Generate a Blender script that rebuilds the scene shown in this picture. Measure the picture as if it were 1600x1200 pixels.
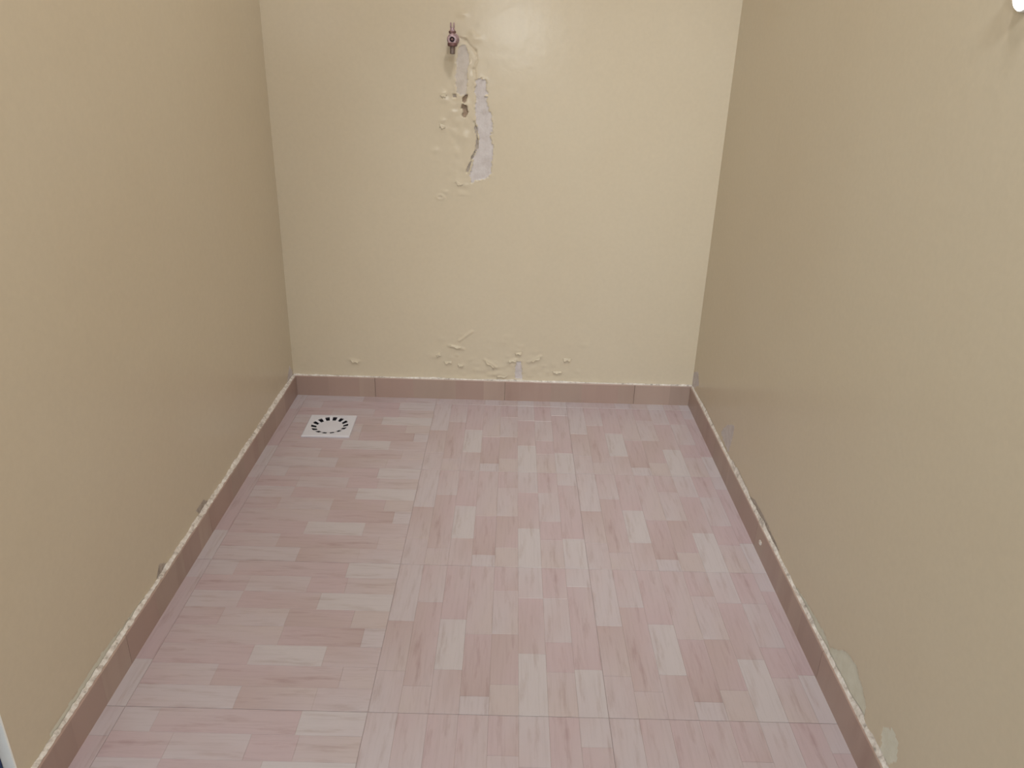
import bpy, bmesh, math, random
import numpy as np
from mathutils import Vector, Matrix

for o in list(bpy.data.objects):
    bpy.data.objects.remove(o, do_unlink=True)
scene = bpy.context.scene
col = scene.collection

# ------------------------------------------------------------------ camera
CAM_H, FPX, PITCH, ROLL, YAW = 1.1548, 1223.7, 0.4144, 0.0307, 0.0073
cam_d = bpy.data.cameras.new('camera')
cam = bpy.data.objects.new('camera', cam_d)
col.objects.link(cam)
cam_d.sensor_fit = 'HORIZONTAL'
cam_d.sensor_width = 36.0
cam_d.lens = 36.0 * FPX / 1600.0
cam_d.clip_start = 0.02
F = Vector((math.sin(YAW) * math.cos(PITCH), math.cos(YAW) * math.cos(PITCH), -math.sin(PITCH)))
R0 = Vector((math.cos(YAW), -math.sin(YAW), 0))
U0 = R0.cross(F)
Rv = R0 * math.cos(ROLL) + U0 * math.sin(ROLL)
Uv = -R0 * math.sin(ROLL) + U0 * math.cos(ROLL)
M = Matrix((Rv, Uv, -F)).transposed().to_4x4()
M.translation = Vector((0, 0, CAM_H))
cam.matrix_world = M
scene.camera = cam

# ------------------------------------------------------------------ world, lights, exposure
world = bpy.data.worlds.new('world')
scene.world = world
world.use_nodes = True
world.node_tree.nodes['Background'].inputs[0].default_value = (0.88, 1.0, 1.0, 1)
world.node_tree.nodes['Background'].inputs[1].default_value = 1.2
scene.view_settings.view_transform = 'Standard'
scene.view_settings.look = 'None'
scene.view_settings.gamma = 1
scene.view_settings.use_curve_mapping = False
scene.view_settings.exposure = 0.07

def area(name, loc, rot, size, power, color, shape='DISK', size_y=None):
    d = bpy.data.lights.new(name, 'AREA')
    d.shape = shape
    d.size = size
    if size_y: d.size_y = size_y
    d.energy = power
    d.color = color
    o = bpy.data.objects.new(name, d)
    o.location = loc
    o.rotation_euler = rot
    col.objects.link(o)
    return o

CEIL = 3.40
ADDED_LAMP_C = (0.26, 0.95)              # added ceiling lamp, unseen above the frame, to bring up the brightness
area('added_ceiling_light', (ADDED_LAMP_C[0], ADDED_LAMP_C[1], CEIL - 0.075), (0, 0, 0), 0.40, 28.0, (1.0, 0.98, 0.975))
ADDED_FRONT_LAMP = (-0.01, -1.225, 1.235)   # added unseen lamp behind the camera, makes the highlight on the end wall
area('added_highlight_light', (ADDED_FRONT_LAMP[0], ADDED_FRONT_LAMP[1] + 0.012, ADDED_FRONT_LAMP[2]), (math.pi / 2, 0, 0), 0.20, 13.0, (0.94, 1.0, 1.0))
SPOT = Vector((0.30, -0.85, 2.70))    # added unseen spot behind the camera, brightens the lower right of the end wall
sd_ = bpy.data.lights.new('added_spot_light', 'SPOT')
sd_.energy = 150.0
sd_.color = (0.95, 1.0, 1.0)
sd_.spot_size = math.radians(38)
sd_.spot_blend = 1.0
sd_.shadow_soft_size = 0.13
so_ = bpy.data.objects.new('added_spot_light', sd_)
col.objects.link(so_)
SPOT_AIM = Vector((0.42, 2.49, 0.16))
so_.rotation_euler = (SPOT_AIM - SPOT).to_track_quat('-Z', 'Y').to_euler()
so_.location = SPOT + (SPOT_AIM - SPOT).normalized() * 0.05

# ------------------------------------------------------------------ helpers
def tag(o, label=None, cat=None, group=None, kind=None):
    if label: o['label'] = label
    if cat: o['category'] = cat
    if group: o['group'] = group
    if kind: o['kind'] = kind
    return o

def link(name, me, mat=None, parent=None):
    o = bpy.data.objects.new(name, me)
    col.objects.link(o)
    if mat is not None and len(me.materials) == 0: me.materials.append(mat)
    if parent is not None: o.parent = parent
    return o

def obj(name, bm, mat, parent=None, smooth=False):
    me = bpy.data.meshes.new(name)
    bmesh.ops.recalc_face_normals(bm, faces=bm.faces)
    bm.to_mesh(me)
    bm.free()
    if smooth:
        for p in me.polygons: p.use_smooth = True
        try: me.set_sharp_from_angle(angle=math.radians(35))
        except Exception: pass
    return link(name, me, mat, parent)

def empty(name, loc, rz=0):
    o = bpy.data.objects.new(name, None)
    o.location = loc
    o.rotation_euler = (0, 0, rz)
    o.empty_display_size = 0.05
    col.objects.link(o)
    return o

def box(bm, x0, x1, y0, y1, z0, z1, bevel=0):
    r = bmesh.ops.create_cube(bm, size=1)
    vs = r['verts']
    for v in vs:
        v.co = Vector((x0 if v.co.x < 0 else x1, y0 if v.co.y < 0 else y1, z0 if v.co.z < 0 else z1))
    if bevel:
        es = {e for v in vs for e in v.link_edges}
        bmesh.ops.bevel(bm, geom=list(es), offset=bevel, segments=2, affect='EDGES', profile=0.5)

def lathe(bm, prof, axis='z', segs=20, center=(0, 0, 0)):
    """prof: list of (radius, height) along the axis; capped where radius > 0 at the ends"""
    c = Vector(center)
    def P(r, h, a):
        x, y = r * math.cos(a), r * math.sin(a)
        if axis == 'z': return c + Vector((x, y, h))
        if axis == 'y': return c + Vector((x, h, y))
        return c + Vector((h, x, y))
    rings = [[bm.verts.new(P(max(r, 1e-5), h, 2 * math.pi * k / segs)) for k in range(segs)] for r, h in prof]
    for a, b in zip(rings, rings[1:]):
        for k in range(segs):
            bm.faces.new((a[k], a[(k + 1) % segs], b[(k + 1) % segs], b[k]))
    bm.faces.new(rings[0])
    bm.faces.new(rings[-1])

def np_mesh(name, V, Q):
    me = bpy.data.meshes.new(name)
    V = np.asarray(V, dtype=np.float32)
    Q = np.asarray(Q, dtype=np.int32)
    me.vertices.add(len(V))
    me.vertices.foreach_set('co', V.ravel())
    me.loops.add(Q.size)
    me.loops.foreach_set('vertex_index', Q.ravel())
    me.polygons.add(len(Q))
    me.polygons.foreach_set('loop_start', np.arange(0, Q.size, 4, dtype=np.int32))
    me.update(calc_edges=True)
    me.validate()
    me.polygons.foreach_set('use_smooth', np.ones(len(me.polygons), dtype=bool))
    return me

RNG = np.random.RandomState(7)
_TAB = RNG.rand(256, 256)
def vnoise(x, y, scale):
    """smooth value noise in 0..1"""
    x = np.asarray(x) * scale + 311.7
    y = np.asarray(y) * scale + 173.3
    xi = np.floor(x).astype(int); yi = np.floor(y).astype(int)
    fx = x - xi; fy = y - yi
    fx = fx * fx * (3 - 2 * fx); fy = fy * fy * (3 - 2 * fy)
    g = lambda a, b: _TAB[a % 256, b % 256]
    return (g(xi, yi) * (1 - fx) + g(xi + 1, yi) * fx) * (1 - fy) + (g(xi, yi + 1) * (1 - fx) + g(xi + 1, yi + 1) * fx) * fy

def poly_sd(px, py, poly):
    """signed distance to a polygon, negative inside"""
    P = np.array(poly, float)
    d = np.full(px.shape, 1e9)
    inside = np.zeros(px.shape, bool)
    for i in range(len(P)):
        a = P[i]; b = P[(i + 1) % len(P)]
        e = b - a
        wx = px - a[0]; wy = py - a[1]
        t = np.clip((wx * e[0] + wy * e[1]) / max(e @ e, 1e-12), 0, 1)
        d = np.minimum(d, np.hypot(wx - t * e[0], wy - t * e[1]))
        if abs(e[1]) > 1e-12:
            c = ((a[1] > py) != (b[1] > py)) & (px < e[0] * (py - a[1]) / e[1] + a[0])
            inside ^= c
    return np.where(inside, -d, d)

# ------------------------------------------------------------------ materials
class NT:
    def __init__(self, name):
        self.m = bpy.data.materials.new(name)
        self.m.use_nodes = True
        self.t = self.m.node_tree
        self.b = self.t.nodes['Principled BSDF']
    def n(self, typ, **kw):
        nd = self.t.nodes.new(typ)
        for k, v in kw.items():
            if k.startswith('i_'):
                nd.inputs[k[2:].replace('_', ' ')].default_value = v
            else: setattr(nd, k, v)
        return nd
    def l(self, a, b): self.t.links.new(a, b)
    def coords(self, scale=(1, 1, 1), kind='Object'):
        tc = self.n('ShaderNodeTexCoord')
        mp = self.n('ShaderNodeMapping')
        mp.inputs['Scale'].default_value = scale
        self.l(tc.outputs[kind], mp.inputs['Vector'])
        return mp.outputs['Vector']
    def noise(self, vec, scale, detail=4, rough=0.55):
        nd = self.n('ShaderNodeTexNoise')
        nd.inputs['Scale'].default_value = scale
        nd.inputs['Detail'].default_value = detail
        nd.inputs['Roughness'].default_value = rough
        self.l(vec, nd.inputs['Vector'])
        return nd.outputs['Fac']
    def ramp(self, fac, stops):
        nd = self.n('ShaderNodeValToRGB')
        el = nd.color_ramp.elements
        while len(el) < len(stops): el.new(0.5)
        for e, (p, c) in zip(el, stops):
            e.position = p
            e.color = (*c, 1) if len(c) == 3 else c
        self.l(fac, nd.inputs['Fac'])
        return nd.outputs['Color']
    def mix(self, a, b, fac, mode='MIX'):
        nd = self.n('ShaderNodeMix', data_type='RGBA', blend_type=mode)
        for sock, v in ((6, a), (7, b)):
            if isinstance(v, tuple): nd.inputs[sock].default_value = (*v, 1)
            else: self.l(v, nd.inputs[sock])
        if isinstance(fac, (int, float)): nd.inputs[0].default_value = fac
        else: self.l(fac, nd.inputs[0])
        return nd.outputs[2]
    def bump(self, fac, strength, dist):
        nd = self.n('ShaderNodeBump')
        nd.inputs['Strength'].default_value = strength
        nd.inputs['Distance'].default_value = dist
        self.l(fac, nd.inputs['Height'])
        self.l(nd.outputs['Normal'], self.b.inputs['Normal'])
    def done(self, color=None, rough=0.5, metal=0.0, spec=0.5):
        if color is not None:
            if isinstance(color, tuple): self.b.inputs['Base Color'].default_value = (*color, 1)
            else: self.l(color, self.b.inputs['Base Color'])
        self.b.inputs['Roughness'].default_value = rough
        self.b.inputs['Metallic'].default_value = metal
        self.b.inputs['Specular IOR Level'].default_value = spec
        return self.m

def flat(name, c, rough=0.5, metal=0.0, spec=0.5, vary=0.06, scale=30):
    t = NT(name)
    f = t.noise(t.coords(), scale)
    lo = tuple(x * (1 - vary) for x in c); hi = tuple(min(1, x * (1 + vary)) for x in c)
    return t.done(t.ramp(f, [(0.3, lo), (0.7, hi)]), rough, metal, spec)

def emitter(name, c, strength):
    t = NT(name)
    t.done(c, 0.4)
    t.b.inputs['Emission Color'].default_value = (*c, 1)
    t.b.inputs['Emission Strength'].default_value = strength
    return t.m

def paint_material():
    t = NT('cream_oil_paint')
    v = t.coords()
    big = t.noise(v, 2.2, 3)
    c = t.ramp(big, [(0.25, (0.612, 0.535, 0.412)), (0.75, (0.630, 0.560, 0.440))])
    fine = t.noise(v, 90, 3)
    c = t.mix(c, t.ramp(fine, [(0.3, (0.94, 0.94, 0.94)), (0.7, (1, 1, 1))]), 0.5, 'MULTIPLY')
    t.bump(t.noise(v, 28, 4), 0.05, 0.01)
    return t.done(c, 0.22, 0, 0.17)
PAINT = paint_material()

def plaster_material():
    t = NT('bare_plaster')
    v = t.coords()
    c = t.ramp(t.noise(v, 45, 5, 0.6), [(0.25, (0.50, 0.45, 0.44)), (0.55, (0.60, 0.56, 0.56)), (0.8, (0.66, 0.63, 0.63))])
    t.bump(t.noise(v, 160, 4), 0.25, 0.004)
    return t.done(c, 0.8, 0, 0.3)
PLASTER = plaster_material()

def pale_putty():
    t = NT('pale_putty')
    v = t.coords()
    c = t.ramp(t.noise(v, 40, 5, 0.6), [(0.25, (0.62, 0.60, 0.50)), (0.75, (0.70, 0.70, 0.62))])
    t.bump(t.noise(v, 120, 4), 0.2, 0.004)
    return t.done(c, 0.7, 0, 0.3)
PUTTY = pale_putty()
def worn_plaster():
    t = NT('worn_greyish_plaster')
    v = t.coords()
    c = t.ramp(t.noise(v, 38, 5, 0.65), [(0.28, (0.50, 0.45, 0.40)), (0.55, (0.58, 0.53, 0.49)), (0.8, (0.62, 0.57, 0.52))])
    t.bump(t.noise(v, 120, 4), 0.2, 0.004)
    return t.done(c, 0.7, 0, 0.3)
WORN = worn_plaster()
RENDERB = flat('brown_render', (0.33, 0.25, 0.19), 0.9, 0, 0.2, 0.2, 120)
GREYR = flat('grey_smear_and_edge_shade', (0.42, 0.37, 0.33), 0.9, 0, 0.2, 0.25, 90)  # cement smears and chips; on the peel edge it paints the shadow

def mortar_material():
    t = NT('rough_mortar')
    v = t.coords()
    c = t.ramp(t.noise(v, 70, 6, 0.7), [(0.34, (0.36, 0.32, 0.29)), (0.46, (0.62, 0.57, 0.53)), (0.64, (0.80, 0.77, 0.74))])
    t.bump(t.noise(v, 220, 5), 0.4, 0.006)
    return t.done(c, 0.85, 0, 0.3)
MORTAR = mortar_material()

def attr_wood(name, rough, gx, gy, gamp, spec=0.5, coat=0.0):
    """printed wood: tone from the mesh's colour attribute, grain stretched along the strip"""
    t = NT(name)
    a = t.n('ShaderNodeAttribute', attribute_name='tone')
    v = t.coords((gx, gy, 1))
    g = t.noise(v, 1.0, 5, 0.62)
    c = t.mix(a.outputs['Color'], t.ramp(g, [(0.28, (1 - gamp, 1 - gamp * 1.15, 1 - gamp * 1.25)), (0.5, (1, 1, 1)), (0.8, (1 + gamp * .3,) * 3)]), 1.0, 'MULTIPLY')
    k = t.noise(t.coords((gx * 0.35, gy * 0.8, 1)), 1.0, 4, 0.6)
    c = t.mix(c, t.ramp(k, [(0.31, (0.84, 0.79, 0.77)), (0.46, (1, 1, 1))]), 1.0, 'MULTIPLY')
    t.bump(g, 0.04, 0.002)
    return t.done(c, rough, 0, spec)
STRIP = attr_wood('parquet_print', 0.30, 150, 9, 0.09, 0.75)
SKIRT = attr_wood('skirting_print', 0.38, 9, 9, 0.10)
TILE_BODY = flat('tile_glaze_edge', (0.40, 0.33, 0.315), 0.4)
GROUT = flat('grey_grout', (0.40, 0.33, 0.33), 0.9)
CEILING_M = flat('white_ceiling_paint', (0.80, 0.78, 0.72), 0.8, 0, 0.3, 0.02, 4)

# ------------------------------------------------------------------ room dimensions (metres)
XL, XR, YB, YF = -0.7396, 0.6436, 2.4923, -1.30
SK_T, SK_H = 0.012, 0.0718
T = 0.45
JX, JY = -0.242, 1.0885        # one corner of the tile grid

def wall_mesh(name, place, S, Tt, disp, patches, mat, thick=0.10):
    """A wall with real relief. place(s, t, d) -> xyz arrays, d is the height towards the room.
    patches: list of (part name, polygon, material, label, recess); their faces become parts of the wall."""
    s, t = np.meshgrid(S, Tt, indexing='ij')
    d = disp(s, t)
    wob = (vnoise(s, t, 95) - 0.5) * 0.010 + (vnoise(s, t, 210) - 0.5) * 0.006
    sds = []
    for (nm, poly, pm, lab, rec) in patches:
        sd = poly_sd(s, t, poly) + wob * (1.0 if lab and 'streak' in lab else 0.55 if rec > 0.0005 and nm != 'lifted_edge_shade' else 0.35)
        sds.append(sd)
        d = np.where(sd < 0, -rec, d)
        edge = np.exp(-(np.maximum(sd, 0) / 0.006) ** 2) * (sd >= 0)
        d = d + edge * (0.0012 if rec > 0.001 else 0.0) * vnoise(s, t, 60)
    V = np.stack(place(s, t, d), -1).reshape(-1, 3)
    ns, nt = s.shape
    idx = np.arange(ns * nt).reshape(ns, nt)
    Q = np.stack([idx[:-1, :-1], idx[1:, :-1], idx[1:, 1:], idx[:-1, 1:]], -1).reshape(-1, 4)
    owner = np.full(len(Q), -1)
    for k, sd in enumerate(sds):
        c = (sd[:-1, :-1] + sd[1:, :-1] + sd[1:, 1:] + sd[:-1, 1:]) / 4
        owner[(c.reshape(-1) < 0)] = k
    # back and edges of the wall, a solid slab
    cs = np.array([S[0], S[-1], S[-1], S[0]]); ct = np.array([Tt[0], Tt[0], Tt[-1], Tt[-1]])
    B = np.stack(place(cs, ct, np.full(4, -thick)), -1)
    n0 = len(V)
    corners = [idx[0, 0], idx[-1, 0], idx[-1, -1], idx[0, -1]]
    extra = [[n0, n0 + 1, n0 + 2, n0 + 3]] + [[corners[i], corners[(i + 1) % 4], n0 + (i + 1) % 4, n0 + i] for i in range(4)]
    Vw = np.concatenate([V, B])
    def sub(qs, vs):
        u, inv = np.unique(qs, return_inverse=True)
        return vs[u], inv.reshape(qs.shape)
    vv, qq = sub(np.concatenate([Q[owner < 0], np.array(extra)]), Vw)
    w = link(name, np_mesh(name, vv, qq), mat)
    tag(w, kind='structure')
    for k, (nm, poly, pm, lab, rec) in enumerate(patches):
        sel = Q[owner == k]
        if len(sel) == 0: continue
        vv, qq = sub(sel, V)
        o = link(nm, np_mesh(nm, vv, qq), pm, w)
        if lab: o['label'] = lab
    return w

def spans(*segs):
    out = []
    for a, b, step in segs:
        n = max(1, int(round((b - a) / step)))
        out.append(np.linspace(a, b, n, endpoint=False))
    out.append(np.array([segs[-1][1]]))
    return np.concatenate(out)

# ------------------------------------------------------------------ floor: screed, ceramic tiles, printed parquet strips
bm = bmesh.new()
box(bm, XL - 0.1, XR + 0.1, YF - 0.1, YB + 0.1, -0.12, -0.0012)
floor = tag(obj('floor', bm, GROUT), 'pink wood-look ceramic tile floor of the empty room', kind='structure')

L_ = (0.502, 0.455, 0.480); M_ = (0.475, 0.398, 0.424); N_ = (0.488, 0.430, 0.462)
P_ = (0.465, 0.366, 0.396); B_ = (0.445, 0.353, 0.366); K_ = (0.428, 0.334, 0.343); TN = (0.475, 0.402, 0.412)
# print of one tile: strip index across (8), from v0 to v1 (front to back), corner tones fl, fr, bl, br
PRINT = [
    (0, 0.00, 0.235, (N_, M_, M_, M_)), (0, 0.235, 0.56, (M_, TN, K_, B_)), (0, 0.56, 1.0, (N_, N_, M_, N_)),
    (1, 0.00, 0.15, (TN, M_, M_, M_)), (1, 0.15, 0.70, (B_, M_, B_, P_)), (1, 0.70, 1.0, (M_, N_, P_, M_)),
    (2, 0.00, 0.25, (M_, M_, M_, B_)), (2, 0.25, 0.58, (L_, L_, N_, L_)), (2, 0.58, 1.0, (P_, P_, P_, M_)),
    (3, 0.00, 0.10, (N_, N_, N_, N_)), (3, 0.10, 0.48, (K_, K_, P_, P_)), (3, 0.48, 1.0, (M_, TN, P_, M_)),
    (4, 0.00, 0.17, (TN, TN, TN, TN)), (4, 0.17, 0.485, (B_, P_, K_, B_)), (4, 0.485, 0.80, (N_, TN, M_, M_)), (4, 0.80, 1.0, (P_, B_, P_, M_)),
    (5, 0.00, 0.36, (L_, L_, L_, L_)), (5, 0.36, 0.75, (B_, M_, P_, P_)), (5, 0.75, 1.0, (M_, N_, N_, N_)),
    (6, 0.00, 0.25, (TN, TN, M_, M_)), (6, 0.25, 0.44, (P_, P_, P_, P_)), (6, 0.44, 0.75, (M_, N_, N_, M_)), (6, 0.75, 1.0, (P_, M_, P_, P_)),
    (7, 0.00, 0.27, (N_, L_, L_, L_)), (7, 0.27, 0.85, (P_, P_, P_, M_)), (7, 0.85, 1.0, (N_, N_, M_, N_)),
]
JG, SG = 0.0005, 0.0002       # half widths of the tile joint and of the line between strips

def strip_geo(item, clip):
    """box of one strip in tile coordinates (origin at the tile centre); clip = (u0,u1,v0,v1)"""
    k, v0, v1, tones = item
    u0, u1 = k / 8, (k + 1) / 8
    cu0, cu1, cv0, cv1 = max(u0, clip[0]), min(u1, clip[1]), max(v0, clip[2]), min(v1, clip[3])
    if cu1 - cu0 < 0.008 or cv1 - cv0 < 0.008: return None
    gx0 = JG if cu0 <= clip[0] + 1e-6 else SG; gx1 = JG if cu1 >= clip[1] - 1e-6 else SG
    gy0 = JG if cv0 <= clip[2] + 1e-6 else SG; gy1 = JG if cv1 >= clip[3] - 1e-6 else SG
    x0, x1 = (cu0 - .5) * T + gx0, (cu1 - .5) * T - gx1
    y0, y1 = (cv0 - .5) * T + gy0, (cv1 - .5) * T - gy1
    b = 0.0003
    V = [(x0, y0, -.0011), (x1, y0, -.0011), (x1, y1, -.0011), (x0, y1, -.0011),
         (x0, y0, -b), (x1, y0, -b), (x1, y1, -b), (x0, y1, -b),
         (x0 + b, y0 + b, 0), (x1 - b, y0 + b, 0), (x1 - b, y1 - b, 0), (x0 + b, y1 - b, 0)]
    Fc = [(8, 9, 10, 11)] + [(i, (i + 1) % 4, (i + 1) % 4 + 4, i + 4) for i in range(4)] + [(i + 4, (i + 1) % 4 + 4, (i + 1) % 4 + 8, i + 8) for i in range(4)]
    fl, fr, bl, br = tones
    C = [fl, fr, br, bl] * 3
    return V, Fc, C

def toned_mesh(name, V, Fc, C, mat):
    me = bpy.data.meshes.new(name)
    me.from_pydata(V, [], Fc)
    ca = me.color_attributes.new('tone', 'FLOAT_COLOR', 'POINT')
    ca.data.foreach_set('color', np.array([(*c, 1) for c in C], np.float32).ravel())
    me.materials.append(mat)
    return me

_cache = {}
def tile_meshes(clip):
    key = tuple(round(c, 4) for c in clip)
    if key in _cache: return _cache[key]
    bm = bmesh.new()
    x0, x1 = (clip[0] - .5) * T + JG, (clip[1] - .5) * T - JG
    y0, y1 = (clip[2] - .5) * T + JG, (clip[3] - .5) * T - JG
    box(bm, x0 + .0002, x1 - .0002, y0 + .0002, y1 - .0002, -0.00115, -0.0005)
    body = bpy.data.meshes.new('tile')
    bm.to_mesh(body); bm.free()
    body.materials.append(TILE_BODY)
    strips = []
    for it in PRINT:
        g = strip_geo(it, clip)
        if g: strips.append(toned_mesh('wood_strip', *g, STRIP))
    _cache[key] = (body, strips)
    return _cache[key]

def joined_tile(clip):
    """a tile outside the picture: the same relief in one mesh"""
    V, Fc, C = [], [], []
    for it in PRINT:
        g = strip_geo(it, clip)
        if g:
            n = len(V)
            V += g[0]; Fc += [tuple(i + n for i in f) for f in g[1]]; C += g[2]
    return toned_mesh('tile', V, Fc, C, STRIP)

def lay_tile(cx, cy, clip, turned, detailed=True):
    """clip is in room directions (u along x, v along y)"""
    if turned:            # (u,v) -> (1-v, u): the print turned by a quarter
        local = (clip[2], clip[3], 1 - clip[1], 1 - clip[0])
    else: local = clip
    if detailed:
        body, strips = tile_meshes(local)
        t = link('tile', body, None, floor)
        for s in strips: link('wood_strip', s, None, t)
    else:
        key = ('j',) + tuple(round(c, 4) for c in local)
        if key not in _cache: _cache[key] = joined_tile(local)
        t = link('tile', _cache[key], None, floor)
    t.location = (cx, cy, 0)
    t.rotation_euler = (0, 0, math.pi / 2 if turned else 0)

cols = [(JX - 2 * T, False), (JX - T, True), (JX, False), (JX + T, False)]
for r in range(-6, 4):
    y0 = JY + r * T
    cv0 = max(0, (YF + 0.002 - y0) / T); cv1 = min(1, (YB - 0.001 - y0) / T)
    if cv1 - cv0 < 0.02: continue
    for x0, turned in cols:
        cu0 = max(0, (XL + 0.001 - x0) / T); cu1 = min(1, (XR - 0.001 - x0) / T)
        lay_tile(x0 + T / 2, y0 + T / 2, (cu0, cu1, cv0, cv1), turned, detailed=(r >= -1))

# ------------------------------------------------------------------ back wall: glossy cream paint, peeled patches, blisters, crack
S1 = [(-0.1008, 1.047), (-0.1178, 1.0359), (-0.1155, 0.9965), (-0.116, 0.9475), (-0.1127, 0.906), (-0.1066, 0.881), (-0.1082, 0.8527), (-0.1149, 0.8297), (-0.1236, 0.8065), (-0.1293, 0.7832), (-0.1321, 0.7578), (-0.129, 0.7393), (-0.1111, 0.7486), (-0.0872, 0.7533), (-0.0674, 0.7655), (-0.0641, 0.8024), (-0.0617, 0.8312), (-0.0674, 0.8746), (-0.066, 0.9083), (-0.0705, 0.9432), (-0.0787, 0.9704), (-0.0848, 0.9974), (-0.0835, 1.0368)]
S2 = [(-0.1711, 1.1322), (-0.1468, 1.1363), (-0.1372, 1.1021), (-0.1408, 1.0758), (-0.1426, 1.0493), (-0.1442, 0.9993), (-0.1576, 0.9953), (-0.1749, 1.0038), (-0.1767, 1.0484), (-0.1748, 1.0836), (-0.1711, 1.1098)]
H1 = [(-0.1576, 0.9953), (-0.1423, 0.9976), (-0.1442, 0.9813), (-0.1499, 0.9739), (-0.1576, 0.9773)]
H2 = [(-0.1595, 0.9718), (-0.1441, 0.9704), (-0.1421, 0.9522), (-0.1478, 0.9337), (-0.1556, 0.9371), (-0.1575, 0.9554)]
H3 = [(-0.1883, 1.0017), (-0.173, 1.0021), (-0.1749, 0.9912), (-0.1864, 0.9909)]
SL = [(-0.1226, 0.9289), (-0.1146, 0.9088), (-0.1085, 0.8791), (-0.1082, 0.8489), (-0.1178, 0.8296), (-0.1275, 0.8102), (-0.1313, 0.787), (-0.1431, 0.7672), (-0.1452, 0.7788), (-0.1354, 0.8004), (-0.1257, 0.8237), (-0.116, 0.843), (-0.1143, 0.877), (-0.1184, 0.8993)]  # dark sliver: painted shadow of the overhanging paint, over exposed underlayer
S3 = [(0.029, 0.1428), (0.0487, 0.1457), (0.0527, 0.078), (0.0261, 0.078)]
CRACK = [(-0.1655, 1.1563), (-0.1487, 1.1483), (-0.1336, 1.1333), (-0.1186, 1.1199), (-0.1127, 1.0941), (-0.1219, 1.0711), (-0.1159, 1.043)]
BUMPS = [(-0.2189, 1.0026), (-0.2113, 0.983), (-0.2156, 0.9244), (-0.2158, 0.9003), (-0.2399, 0.8356), (-0.2254, 0.694), (-0.171, 0.741), (-0.145, 0.732), (-0.2072, 0.7104), (-0.1207, 1.1542), (-0.1283, 1.1676), (-0.1582, 1.2172), (-0.2411, 0.1583), (-0.171, 0.1604), (-0.204, 0.131), (0.0321, 0.1829), (0.202, 0.1551), (-0.0019, 0.2308), (-0.1555, 0.1229), (0.0404, 0.1995), (0.1716, 0.1065), (-0.0158, 0.084), (0.0812, 0.1562), (-0.2253, 0.2171)]
RIDGES = [((-0.1993, 0.1947), (-0.1513, 0.1844)), ((-0.0788, 0.1466), (-0.0365, 0.1194)), ((-0.1234, 0.2478), (-0.1645, 0.2143)),
          ((0.0026, 0.142), (0.0288, 0.1499)), ((0.073, 0.1417), (0.1138, 0.1642)), ((-0.5119, 0.1265), (-0.5379, 0.1328))]

def seg_d(s, t, a, b):
    a = np.array(a); b = np.array(b); e = b - a
    k = np.clip(((s - a[0]) * e[0] + (t - a[1]) * e[1]) / (e @ e), 0, 1)
    return np.hypot(s - a[0] - k * e[0], t - a[1] - k * e[1])

rr = random.Random(3)
EXTRA_BUMPS = [(rr.gauss(-0.01, 0.13), 0.075 + abs(rr.gauss(0, 0.07)), rr.uniform(.004, .012), rr.uniform(.0004, .0012)) for _ in range(60)]
EXTRA_BUMPS += [(rr.gauss(-0.165, 0.04), rr.uniform(0.68, 1.2), rr.uniform(.004, .011), rr.uniform(.0002, .0007)) for _ in range(40)]

def back_disp(s, t):
    d = (vnoise(s, t, 3) - .5) * 0.0010 + (vnoise(s, t, 9) - .5) * 0.0004
    for i, (x, z) in enumerate(BUMPS):
        w = 0.010 + 0.004 * math.sin(i * 2.3); hgt = 0.0014
        q = np.hypot((s - x) / (w * 1.25), (t - z) / (w * 0.8))
        if i == 5: d = d + hgt * np.exp(-((q - 1.3) / 0.6) ** 2)      # ring-shaped blister
        else: d = d + hgt * np.exp(-q ** 2)
    for x, z, w, hgt in EXTRA_BUMPS:
        q = ((s - x) / (w * 1.5)) ** 2 + ((t - z) / w) ** 2
        d = d + hgt * np.exp(-q)
    for a, b in RIDGES:
        d = d + 0.0025 * np.exp(-(seg_d(s, t, a, b) / 0.005) ** 2)
    wob = (vnoise(s, t, 60) - .5) * 0.006
    for a, b in zip(CRACK, CRACK[1:]):
        d = d - 0.0025 * np.exp(-((seg_d(s, t, a, b) + wob) / 0.0020) ** 2)
    # loose paint standing proud left of the peeled streak, crumpled above the skirting
    reg = np.exp(-((s + 0.165) / 0.035) ** 2) * (t > 0.70) * (t < 1.16)
    d = d + reg * (vnoise(s, t, 55) - .45) * 0.0022
    low = np.exp(-((s + 0.0) / 0.20) ** 2) * np.exp(-((t - 0.07) / 0.07) ** 2)
    d = d + low * (vnoise(s, t * 1.6, 45) - .4) * 0.003
    edge = np.exp(-np.maximum(t - 0.075, 0) / 0.007) * (t > 0.06)
    d = d + edge * vnoise(s, t, 40) * 0.003
    return d

wall_back = wall_mesh(
    'wall_back', lambda s, t, d: (s, YB - d, t),
    spans((XL, -0.30, 0.006), (-0.30, 0.26, 0.0028), (0.26, XR, 0.006)),
    spans((0.0, 0.06, 0.06), (0.06, 0.26, 0.0028), (0.26, 0.66, 0.012), (0.66, 1.24, 0.0028), (1.24, CEIL, 0.12)),
    back_disp,
    [('bare_plaster', S1, PLASTER, 'long streak of bare white plaster', 0.0022),
     ('bare_plaster', S2, WORN, 'greyish bare plaster below the tap', 0.0012),
     ('chipped_hole', H1, RENDERB, 'brown chipped hole', 0.008), ('chipped_hole', H2, RENDERB, 'brown chipped gouge', 0.007),
     ('chipped_hole', H3, GREYR, 'small grey chip', 0.003),
     ('lifted_edge_shade', SL, GREYR, 'lifted edge of the peeled paint with its shadow painted in grey', 0.006),
     ('bare_plaster', S3, PLASTER, 'small bare plaster spot above the skirting', 0.0015)],
    PAINT)
wall_back['label'] = 'glossy cream end wall with peeling paint and a tap'

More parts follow.
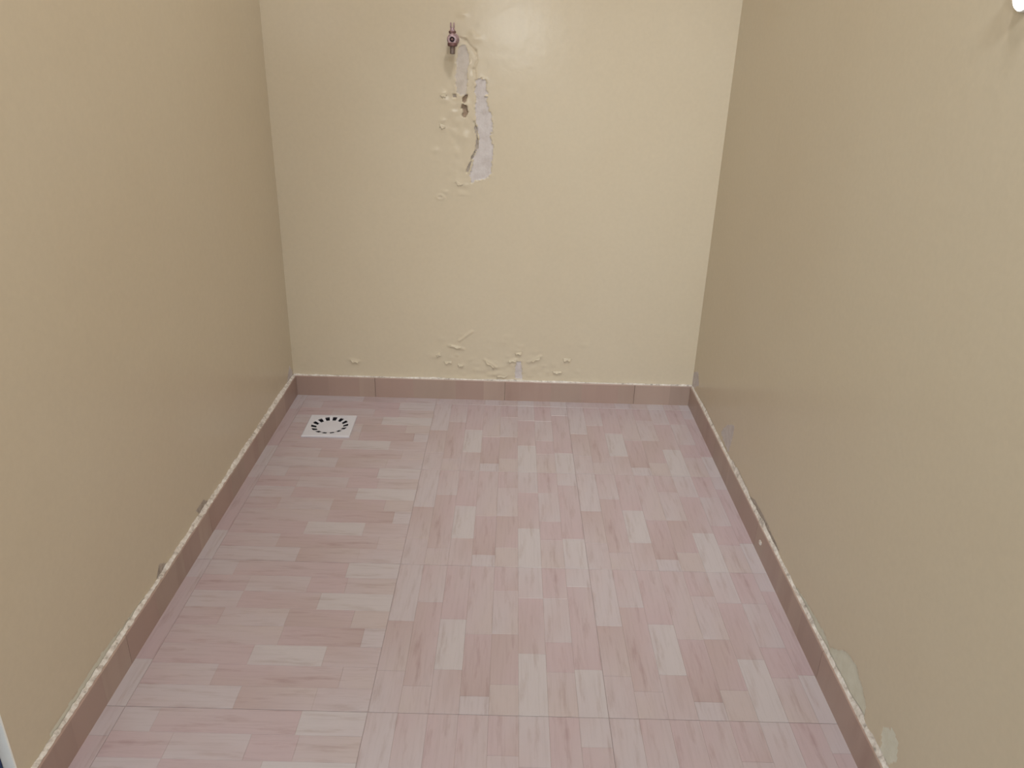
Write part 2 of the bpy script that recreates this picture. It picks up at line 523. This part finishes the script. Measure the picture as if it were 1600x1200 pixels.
# curled paint flakes that stand off the wall
def flake(x, z, w, hgt, lift, ang, parent=wall_back):
    n, m = 8, 5
    V, Fc = [], []
    for i in range(n):
        for j in range(m):
            a = i / (n - 1) - .5; b = j / (m - 1)
            ww = w * (1 - 0.35 * b * abs(math.sin(5 * a + x * 40)))
            px = a * ww; pz = -b * hgt * (0.8 + 0.3 * math.sin(9 * a + z * 70))
            py = -0.0008 - lift * b ** 1.7
            ca, sa = math.cos(ang), math.sin(ang)
            V.append((x + px * ca - pz * sa, YB + py - 0.0004, z + px * sa + pz * ca))
    for i in range(n - 1):
        for j in range(m - 1):
            k = i * m + j
            Fc.append((k, k + m, k + m + 1, k + 1))
    me = bpy.data.meshes.new('paint_flake')
    me.from_pydata(V, [], Fc)
    for p in me.polygons: p.use_smooth = True
    o = link('paint_flake', me, PAINT, parent)
    md = o.modifiers.new('thickness', 'SOLIDIFY'); md.thickness = 0.0007
    return o
for a in [(-0.0158, 0.092, .040, .010, .010, 0.0), (0.1716, 0.111, .034, .009, .009, 0.0), (0.0155, 0.150, .030, .010, .009, .12), (0.037, 0.178, .026, .010, .009, .2),
          (-0.175, 0.195, .044, .009, .008, -.2), (-0.058, 0.135, .046, .010, .009, -.6), (-0.204, 0.138, .030, .010, .007, .1), (0.205, 0.160, .030, .012, .007, 0),
          (-0.160, 0.128, .022, .010, .009, -.4), (-0.238, 0.165, .020, .012, .007, .5), (0.094, 0.155, .034, .009, .007, .45), (-0.214, 1.0, .022, .012, .007, .5),
          (-0.216, 0.912, .020, .014, .007, -.3), (-0.165, 0.742, .026, .012, .007, -.5), (-0.525, 0.131, .030, .009, .007, -.2)]:
    flake(a[0], a[1], a[2], a[3], a[4] * (0.14 if a[1] > 0.5 else 0.45), a[5])

# ------------------------------------------------------------------ side walls
def side_disp(seed):
    def f(s, t):
        d = (vnoise(s + seed, t, 2.5) - .5) * 0.002
        edge = np.exp(-np.maximum(t - SK_H, 0) / 0.010) * (t > 0.05)
        return d + edge * vnoise(s + seed, t, 35) * 0.0015
    return f
W1 = [(2.0409, 0.1459), (1.973, 0.1801), (1.9716, 0.1525), (1.9796, 0.1155), (1.9895, 0.081), (2.0465, 0.0882), (2.0918, 0.0988)]
W2 = [(1.2336, 0.0656), (1.193, 0.0878), (1.131, 0.1353), (1.0919, 0.14), (1.0517, 0.1224), (1.0287, 0.1042), (1.02, 0.0606), (1.0519, 0.0569), (1.1743, 0.0521)]
W3 = [(0.971, 0.1186), (0.9456, 0.1448), (0.9207, 0.1414), (0.9128, 0.1079), (0.9312, 0.0791), (0.9585, 0.0843)]
W4 = [(1.4136, 0.0686), (1.3782, 0.0826), (1.3246, 0.0886), (1.2319, 0.0964), (1.193, 0.0878), (1.2146, 0.0632), (1.3077, 0.064)]
W5 = [(2.495, 0.12), (2.4346, 0.1499), (2.4027, 0.1122), (2.4635, 0.0757), (2.495, 0.07)]
W6 = [(1.7694, 0.0738), (1.7208, 0.0945), (1.6201, 0.0937), (1.5142, 0.0851), (1.5411, 0.0621), (1.6683, 0.0615)]
wall_right = wall_mesh(
    'wall_right', lambda s, t, d: (XR - d, s, t),
    spans((YF, 0.7, 0.1), (0.7, YB, 0.004)), spans((0.0, 0.05, 0.05), (0.05, 0.20, 0.004), (0.20, CEIL, 0.09)),
    side_disp(5.0),
    [('pale_patch', W1, PLASTER, 'small bare plaster patch', 0.0004), ('pale_patch', W2, PUTTY, 'pale greenish putty patch', 0.0002),
     ('pale_patch', W3, PUTTY, 'pale putty spot near the front', 0.0002), ('pale_patch', W4, PUTTY, None, 0.0002),
     ('pale_patch', W5, PLASTER, None, 0.0002), ('pale_patch', W6, GREYR, None, 0.0002)], PAINT)
wall_right['label'] = 'plain cream painted wall on the right'

G1 = [(1.6489, 0.0944), (1.6765, 0.0733), (1.6179, 0.0733), (1.5987, 0.0954)]
G2 = [(1.3855, 0.0971), (1.4139, 0.0828), (1.4198, 0.0612), (1.3675, 0.0739)]
G3 = [(2.4552, 0.123), (2.4762, 0.0958), (2.49, 0.07), (2.4062, 0.07)]
G4 = [(1.30, 0.076), (1.12, 0.088), (0.95, 0.082), (0.95, 0.06), (1.30, 0.06)]
DOOR_Y0, DOOR_Y1, DOOR_H = 0.02, 0.8640, 2.02
wall_left = wall_mesh(
    'wall_left', lambda s, t, d: (XL + d, s, t),
    spans((DOOR_Y1, YB, 0.004)), spans((0.0, 0.05, 0.05), (0.05, 0.18, 0.004), (0.18, CEIL, 0.09)),
    side_disp(11.0),
    [('grey_smear', G1, GREYR, None, 0.0002), ('grey_smear', G2, GREYR, None, 0.0002), ('grey_smear', G3, PLASTER, None, 0.0002), ('grey_smear', G4, PUTTY, None, 0.0002)], PAINT)
wall_left['label'] = 'plain cream painted wall on the left'

def slab(name, x0, x1, y0, y1, z0, z1, mat):
    bm = bmesh.new()
    box(bm, x0, x1, y0, y1, z0, z1)
    return tag(obj(name, bm, mat), kind='structure')
slab('wall_left_front', XL - 0.1, XL, YF, DOOR_Y0, 0, CEIL, PAINT)
slab('wall_left_header', XL - 0.1, XL, DOOR_Y0, DOOR_Y1, DOOR_H, CEIL, PAINT)
slab('wall_front', XL - 0.1, XR + 0.1, YF - 0.1, YF, 0, CEIL, PAINT)
slab('ceiling', XL - 0.1, XR + 0.1, YF - 0.1, YB + 0.1, CEIL, CEIL + 0.1, CEILING_M)

# ------------------------------------------------------------------ open doorway in the left wall; only the white edge of its lining shows
WHITE_GLOSS = flat('white_gloss_paint', (0.93, 0.96, 0.96), 0.25, 0, 0.6, 0.02)
NAVY = flat('navy_door_paint', (0.03, 0.05, 0.12), 0.8, 0, 0.15, 0.1)
STEEL = flat('brushed_steel', (0.55, 0.55, 0.55), 0.3, 0.9)
door = tag(empty('door_1', (XL, DOOR_Y1, 0)), 'white-lined doorway with a navy door at the lower left edge', kind='structure')
def door_part(name, mat, b, bev=0.0, parent=door):
    bm = bmesh.new()
    box(bm, *b, bev)
    return obj(name, bm, mat, parent)
DW = DOOR_Y1 - DOOR_Y0
door_part('door_lining', WHITE_GLOSS, (-0.099, 0.0006, -0.0035, -0.0002, 0.0, DOOR_H - 0.0002))
door_part('door_lining', WHITE_GLOSS, (-0.099, 0.0006, -DW + 0.0002, -DW + 0.0035, 0.0, DOOR_H - 0.0002))
door_part('door_lining', WHITE_GLOSS, (-0.099, 0.0006, -DW + 0.0037, -0.0037, DOOR_H - 0.0035, DOOR_H - 0.0002))
leaf = door_part('door_leaf', NAVY, (-0.860, -0.0165, -0.042, -0.0045, 0.008, DOOR_H - 0.006), 0.001)
bm = bmesh.new()
lathe(bm, [(0.024, 0.0), (0.024, -0.006), (0.009, -0.008), (0.009, -0.050), (0.001, -0.052)], 'y', 20, (-0.79, -0.042, 1.0))
box(bm, -0.797, -0.685, -0.092, -0.078, 0.992, 1.008, 0.003)
obj('door_handle', bm, STEEL, leaf)
slab('ground_outside', XL - 3.1, XL - 0.1005, YF - 1.5, YB + 0.5, -0.14, -0.02, flat('pale_concrete', (0.45, 0.44, 0.42), 0.9))

# ------------------------------------------------------------------ skirting tiles with rough mortar on top
SKT = [(0.400, 0.298, 0.255), (0.390, 0.280, 0.244), (0.410, 0.308, 0.265), (0.382, 0.288, 0.246), (0.396, 0.284, 0.248)]
def skirting(name, a, b, normal, label, first, SK_T=SK_T):
    """row of skirting tiles from point a to b (xy on the wall), standing SK_T proud along normal"""
    a = Vector((*a, 0)); b = Vector((*b, 0)); n = Vector((*normal, 0))
    L = (b - a).length; e = (b - a) / L
    base = tag(empty(name, a), label, kind='structure')
    cuts = [0.0]; c = first
    while c < L - 0.02:
        cuts.append(c); c += T
    cuts.append(L)
    rs = random.Random(len(name) * 7 + 1)
    for k, (s0, s1) in enumerate(zip(cuts, cuts[1:])):
        V, Fc, C = [], [], []
        # printed segments inside a tile keep their own colour; the tile itself is one closed block
        segs = [s0 + 0.0006]
        while segs[-1] < s1 - 0.16: segs.append(segs[-1] + rs.uniform(0.09, 0.17))
        segs.append(s1 - 0.0006)
        ring = [(0.0005, 0.0), (SK_T, 0.0), (SK_T, SK_H - 0.0015), (SK_T - 0.0015, SK_H), (0.0005, SK_H)]
        for i, (p0, p1) in enumerate(zip(segs, segs[1:])):
            tone = SKT[rs.randrange(5)]
            f = rs.uniform(0.93, 1.05)
            base_i = len(V)
            for p in (p0, p1):
                for d, z in ring:
                    q = e * p + n * d
                    V.append((q.x, q.y, z)); C.append(tuple(x * f for x in tone))
            for j in range(5):
                Fc.append((base_i + j, base_i + (j + 1) % 5, base_i + 5 + (j + 1) % 5, base_i + 5 + j))
        Fc.append((0, 1, 2, 3, 4)); Fc.append(tuple(len(V) - 5 + i for i in (4, 3, 2, 1, 0)))
        me = toned_mesh('skirting_tile', V, Fc, C, SKIRT)
        bmx = bmesh.new(); bmx.from_mesh(me); bmesh.ops.recalc_face_normals(bmx, faces=bmx.faces); bmx.to_mesh(me); bmx.free()
        link('skirting_tile', me, None, base)
    return base, a, e, n, L

def mortar(base, e, n, L, seed, up, cover, SK_T=SK_T, amp=1.0):
    """ragged bead between skirting top and wall; up = how far it climbs, cover = how far it covers the top edge"""
    step = 0.004
    m = int(L / step)
    s = np.linspace(0.002, L - 0.002, m)
    r1 = vnoise(s, s * 0 + seed, 40); r2 = 0.5 + amp * (vnoise(s, s * 0 + seed + 9, 120) - 0.5); r3 = vnoise(s, s * 0 + seed + 4, 7)
    climb = np.clip(up * (0.15 + 1.2 * r3 * (0.4 + 0.9 * r1) + 0.5 * (r2 - .5)), 0.0008, None)
    out = np.clip(SK_T * cover * (0.78 + 0.25 * r3 + 0.25 * (r2 - .5)), 0.003, SK_T - 0.0004)
    z0 = SK_H
    prof = []
    for q in range(6):
        f = q / 5
        d = out * (1 - f) ** 1.1
        z = z0 + climb * f ** 1.4 + 0.0022 * math.sin(math.pi * f) * (0.4 + r2)
        d = d + (vnoise(s, s * 0 + seed + q, 170) - .5) * 0.0016 * amp * (0 < q < 5)
        if q == 0: z = z * 0 + z0 - 0.0003
        if q == 5: d = d * 0 + 0.0006
        prof.append((d, z))
    V = np.zeros((m, 6, 3))
    for q, (d, z) in enumerate(prof):
        V[:, q, 0] = e.x * s + n.x * d; V[:, q, 1] = e.y * s + n.y * d; V[:, q, 2] = z
    idx = np.arange(m * 6).reshape(m, 6)
    Q = np.stack([idx[:-1, :-1], idx[1:, :-1], idx[1:, 1:], idx[:-1, 1:]], -1).reshape(-1, 4)
    o = link('mortar_bead', np_mesh('mortar_bead', V.reshape(-1, 3), Q), MORTAR, base)
    o['label'] = 'ragged whitish mortar along the top edge'

b1, _, e1, n1, l1 = skirting('baseboard_back', (XL, YB), (XR, YB), (0, -1), 'brown wood-look skirting tiles along the end wall', 0.2835)
b2, _, e2, n2, l2 = skirting('baseboard_left', (XL, DOOR_Y1 + 0.001), (XL, YB - SK_T - 0.0005), (1, 0), 'brown wood-look skirting tiles along the left wall', 0.33)
b3, _, e3, n3, l3 = skirting('baseboard_right', (XR, YF + 0.001), (XR, YB - SK_T - 0.0005), (-1, 0), 'brown wood-look skirting tiles along the right wall', 0.25, 0.008)
mortar(b1, e1, n1, l1, 3.0, 0.0045, 0.75, SK_T, 0.6)
mortar(b2, e2, n2, l2, 21.0, 0.009, 0.9)
mortar(b3, e3, n3, l3, 47.0, 0.013, 0.75, 0.008, 0.45)
# a dab of mortar stuck on the right skirting
bm = bmesh.new()
bmesh.ops.create_icosphere(bm, subdivisions=2, radius=0.008)
for v in bm.verts:
    v.co *= 0.8 + 0.5 * float(vnoise(v.co.x, v.co.y + v.co.z, 130))
    v.co.x *= 0.35
d = obj('mortar_dab', bm, MORTAR, b3, True)
d.location = (-0.0085, 1.61 - YF, 0.038)

# ------------------------------------------------------------------ floor drain
DRAIN_W = flat('white_drain_plastic', (0.64, 0.64, 0.71), 0.35, 0, 0.5, 0.02)
BLACK = flat('black_well_shade', (0.012, 0.012, 0.018), 0.9, 0, 0.1)
drain = tag(empty('floor_drain', (-0.564, 2.244, 0.0), 0.02), 'white square drain cover with a ring of dark slots on the floor', 'drain')
R1, R2, ZT, ZB = 0.0600, 0.0405, 0.0062, 0.0010
H = 0.075
bm = bmesh.new()
NS = 56
def sq(a, h):
    c, s = math.cos(a), math.sin(a)
    k = h / max(abs(c), abs(s))
    return c * k, s * k
angs = [2 * math.pi * (i + .5) / NS for i in range(NS)]
# add the exact corners
angs = sorted(angs + [math.pi / 4 + k * math.pi / 2 for k in range(4)])
n = len(angs)
rim = [bm.verts.new((R1 * math.cos(a), R1 * math.sin(a), ZT)) for a in angs]
lip = [bm.verts.new((*sq(a, H - 0.003), ZT)) for a in angs]
out = [bm.verts.new((*sq(a, H), ZT - 0.0022)) for a in angs]
low = [bm.verts.new((*sq(a, H), 0.0002)) for a in angs]
for A, B in ((rim, lip), (lip, out), (out, low)):
    for i in range(n): bm.faces.new((A[i], A[(i + 1) % n], B[(i + 1) % n], B[i]))
obj('plate', bm, DRAIN_W, drain)
# conical ring with fourteen open slots
bm = bmesh.new()
def cone_z(r): return ZB + (ZT - ZB) * (r - R2) / (R1 - R2)
def quad(r0, r1, a0, a1):
    m = 3
    for i in range(m):
        p, q = a0 + (a1 - a0) * i / m, a0 + (a1 - a0) * (i + 1) / m
        vs = []
        for r, a in ((r0, p), (r1, p), (r1, q), (r0, q)):
            vs.append(bm.verts.new((r * math.cos(a), r * math.sin(a), cone_z(r))))
        bm.faces.new(vs)
NSL = 14
st = 2 * math.pi / NSL
for k in range(NSL):
    a0 = k * st + 0.10
    half = st * 0.29
    quad(R2, R1, a0 + half, a0 + st - half)            # rib
    quad(R1 - 0.0015, R1, a0 - half, a0 + half)
    quad(R2, R2 + 0.0015, a0 - half, a0 + half)
bmesh.ops.remove_doubles(bm, verts=bm.verts, dist=1e-6)
ring = obj('slotted_ring', bm, DRAIN_W, drain)
md = ring.modifiers.new('thickness', 'SOLIDIFY'); md.thickness = 0.0006; md.offset = 0
bm = bmesh.new()
lathe(bm, [(R2 + 0.0004, 0.0004), (R2 + 0.0003, ZB + 0.0003), (R2 * 0.55, ZB + 0.0012), (0.004, ZB + 0.0014)], 'z', 40)
obj('centre_disc', bm, DRAIN_W, drain, True)
bm = bmesh.new()
lathe(bm, [(R1 + 0.002, 0.0001), (R1 + 0.002, 0.0003), (0.0, 0.0003)], 'z', 40)
obj('well_shade_disc', bm, BLACK, drain)  # flat black disc in place of the shade below the slots

# ------------------------------------------------------------------ wall tap
def tap_metal(name, c, rough):
    t = NT(name)
    v = t.coords()
    cc = t.ramp(t.noise(v, 140, 4), [(0.3, tuple(x * .55 for x in c)), (0.55, c), (0.8, tuple(min(1, x * 1.25) for x in c))])
    return t.done(cc, rough, 0.35, 0.5)
TAP_A = tap_metal('dull_pinkish_metal', (0.42, 0.30, 0.33), 0.4)
TAP_B = tap_metal('dark_reddish_metal', (0.20, 0.105, 0.105), 0.5)
TAP_C = tap_metal('grey_brown_metal', (0.22, 0.17, 0.155), 0.5)
DARK = flat('dark_recess', (0.02, 0.012, 0.016), 0.8)
tap = tag(empty('wall_tap', (-0.1835, YB - 0.001, 1.1500)), 'small dull pinkish metal water tap on the end wall', 'tap')
bm = bmesh.new()
lathe(bm, [(0.0175, 0.0), (0.0175, -0.003), (0.012, -0.007), (0.0105, -0.009), (0.0105, -0.020)], 'y', 24)
obj('wall_flange', bm, TAP_A, tap, True)
bm = bmesh.new()
lathe(bm, [(0.0105, -0.018), (0.0125, -0.024), (0.0150, -0.030), (0.0150, -0.044), (0.0125, -0.047), (0.0075, -0.0475), (0.0068, -0.043)], 'y', 24)
body = obj('body', bm, TAP_A, tap, True)
bm = bmesh.new()
lathe(bm, [(0.0066, -0.0430), (0.0066, -0.0440), (0.0, -0.0442)], 'y', 18)
obj('socket', bm, DARK, body)
bm = bmesh.new()
lathe(bm, [(0.0035, -0.0440), (0.0035, -0.0475), (0.0, -0.048)], 'y', 6)
obj('screw', bm, TAP_B, body)
bm = bmesh.new()
lathe(bm, [(0.0085, 0.010), (0.0085, 0.017), (0.0078, 0.024), (0.0055, 0.028), (0.0045, 0.031)], 'z', 20, (0, -0.036, 0))
obj('bonnet', bm, TAP_A, tap, True)
bm = bmesh.new()
lathe(bm, [(0.0098, 0.016), (0.0102, 0.017), (0.0102, 0.021), (0.0098, 0.022)], 'z', 6, (0, -0.036, 0))
obj('hex_nut', bm, TAP_B, tap)
bm = bmesh.new()
for sx in (-1, 1):
    lathe(bm, [(0.0021, 0.029), (0.0024, 0.034), (0.0021, 0.042), (0.001, 0.0445)], 'z', 12, (sx * 0.0044, -0.036, 0))
box(bm, -0.0062, 0.0062, -0.0385, -0.0335, 0.0285, 0.0315, 0.0008)
obj('handle', bm, TAP_A, tap, True)
bm = bmesh.new()
lathe(bm, [(0.0125, -0.0085), (0.0140, -0.0105), (0.0140, -0.0165), (0.0105, -0.0190)], 'z', 24, (0, -0.037, 0))
obj('collar', bm, TAP_B, tap, True)
bm = bmesh.new()
lathe(bm, [(0.0078, -0.016), (0.0074, -0.026), (0.0068, -0.030), (0.0072, -0.031), (0.0072, -0.0385), (0.0055, -0.0390), (0.0052, -0.034)], 'z', 20, (0, -0.037, 0))
obj('spout', bm, TAP_C, tap, True)

# ------------------------------------------------------------------ lamps
GLOBE = emitter('lit_white_lens', (1.0, 0.98, 0.93), 5.0)
WHITE_P = flat('white_lamp_plastic', (0.80, 0.80, 0.78), 0.4, 0, 0.5, 0.02)
# small flush lamp on the right wall, its lower edge just inside the upper right corner
wl = tag(empty('wall_lamp', (XR - 0.0012, 1.105, 1.2265)), 'small lit white disc lamp cut off by the upper right corner', 'lamp')
bm = bmesh.new()
lathe(bm, [(0.0225, 0.0), (0.0225, -0.003), (0.0215, -0.0045), (0.019, -0.0045)], 'x', 32)
obj('base', bm, WHITE_P, wl, True)
bm = bmesh.new()
lathe(bm, [(0.0205, -0.0040), (0.0195, -0.0065), (0.0150, -0.0092), (0.0080, -0.0106), (0.0, -0.0110)], 'x', 32)
obj('lens', bm, GLOBE, wl, True)

# bodies of the added, unseen lamps: ceiling, wall behind the camera, spot
DIFF = emitter('lit_added_diffuser', (1.0, 0.98, 0.95), 6.0)
cl = tag(empty('added_ceiling_lamp', (ADDED_LAMP_C[0], ADDED_LAMP_C[1], CEIL)), 'added unseen ceiling lamp lighting the room from overhead', 'lamp')
bm = bmesh.new()
lathe(bm, [(0.22, 0.0), (0.22, -0.03), (0.215, -0.04), (0.20, -0.04)], 'z', 40)
obj('added_lamp_base', bm, WHITE_P, cl, True)
bm = bmesh.new()
lathe(bm, [(0.20, -0.039), (0.195, -0.055), (0.15, -0.066), (0.0, -0.070)], 'z', 40)
obj('added_diffuser', bm, DIFF, cl, True)
bl = tag(empty('added_bulkhead_lamp', (ADDED_FRONT_LAMP[0], YF, ADDED_FRONT_LAMP[2])), 'added unseen lamp behind the viewer for the end wall highlight', 'lamp')
bm = bmesh.new()
lathe(bm, [(0.12, 0.0), (0.12, 0.035), (0.112, 0.045), (0.10, 0.045)], 'y', 36)
obj('added_lamp_base', bm, WHITE_P, bl, True)
bm = bmesh.new()
lathe(bm, [(0.10, 0.044), (0.095, 0.058), (0.06, 0.070), (0.0, 0.074)], 'y', 36)
obj('added_diffuser', bm, DIFF, bl, True)
sp = tag(empty('added_spot_lamp', (SPOT.x, SPOT.y, CEIL)), 'added unseen spot lamp brightening the right of the end wall', 'lamp')
bm = bmesh.new()
lathe(bm, [(0.045, 0.0), (0.045, -0.012), (0.010, -0.016), (0.008, -0.15)], 'z', 28)
obj('added_lamp_base', bm, WHITE_P, sp, True)
bm = bmesh.new()
lathe(bm, [(0.020, -0.09), (0.034, -0.07), (0.045, 0.03), (0.041, 0.03), (0.030, -0.06)], 'z', 28)
hd = obj('added_lamp_head', bm, WHITE_P, sp, True)
hd.location = SPOT - Vector(sp.location)
hd.rotation_euler = (SPOT_AIM - SPOT).to_track_quat('Z', 'Y').to_euler()
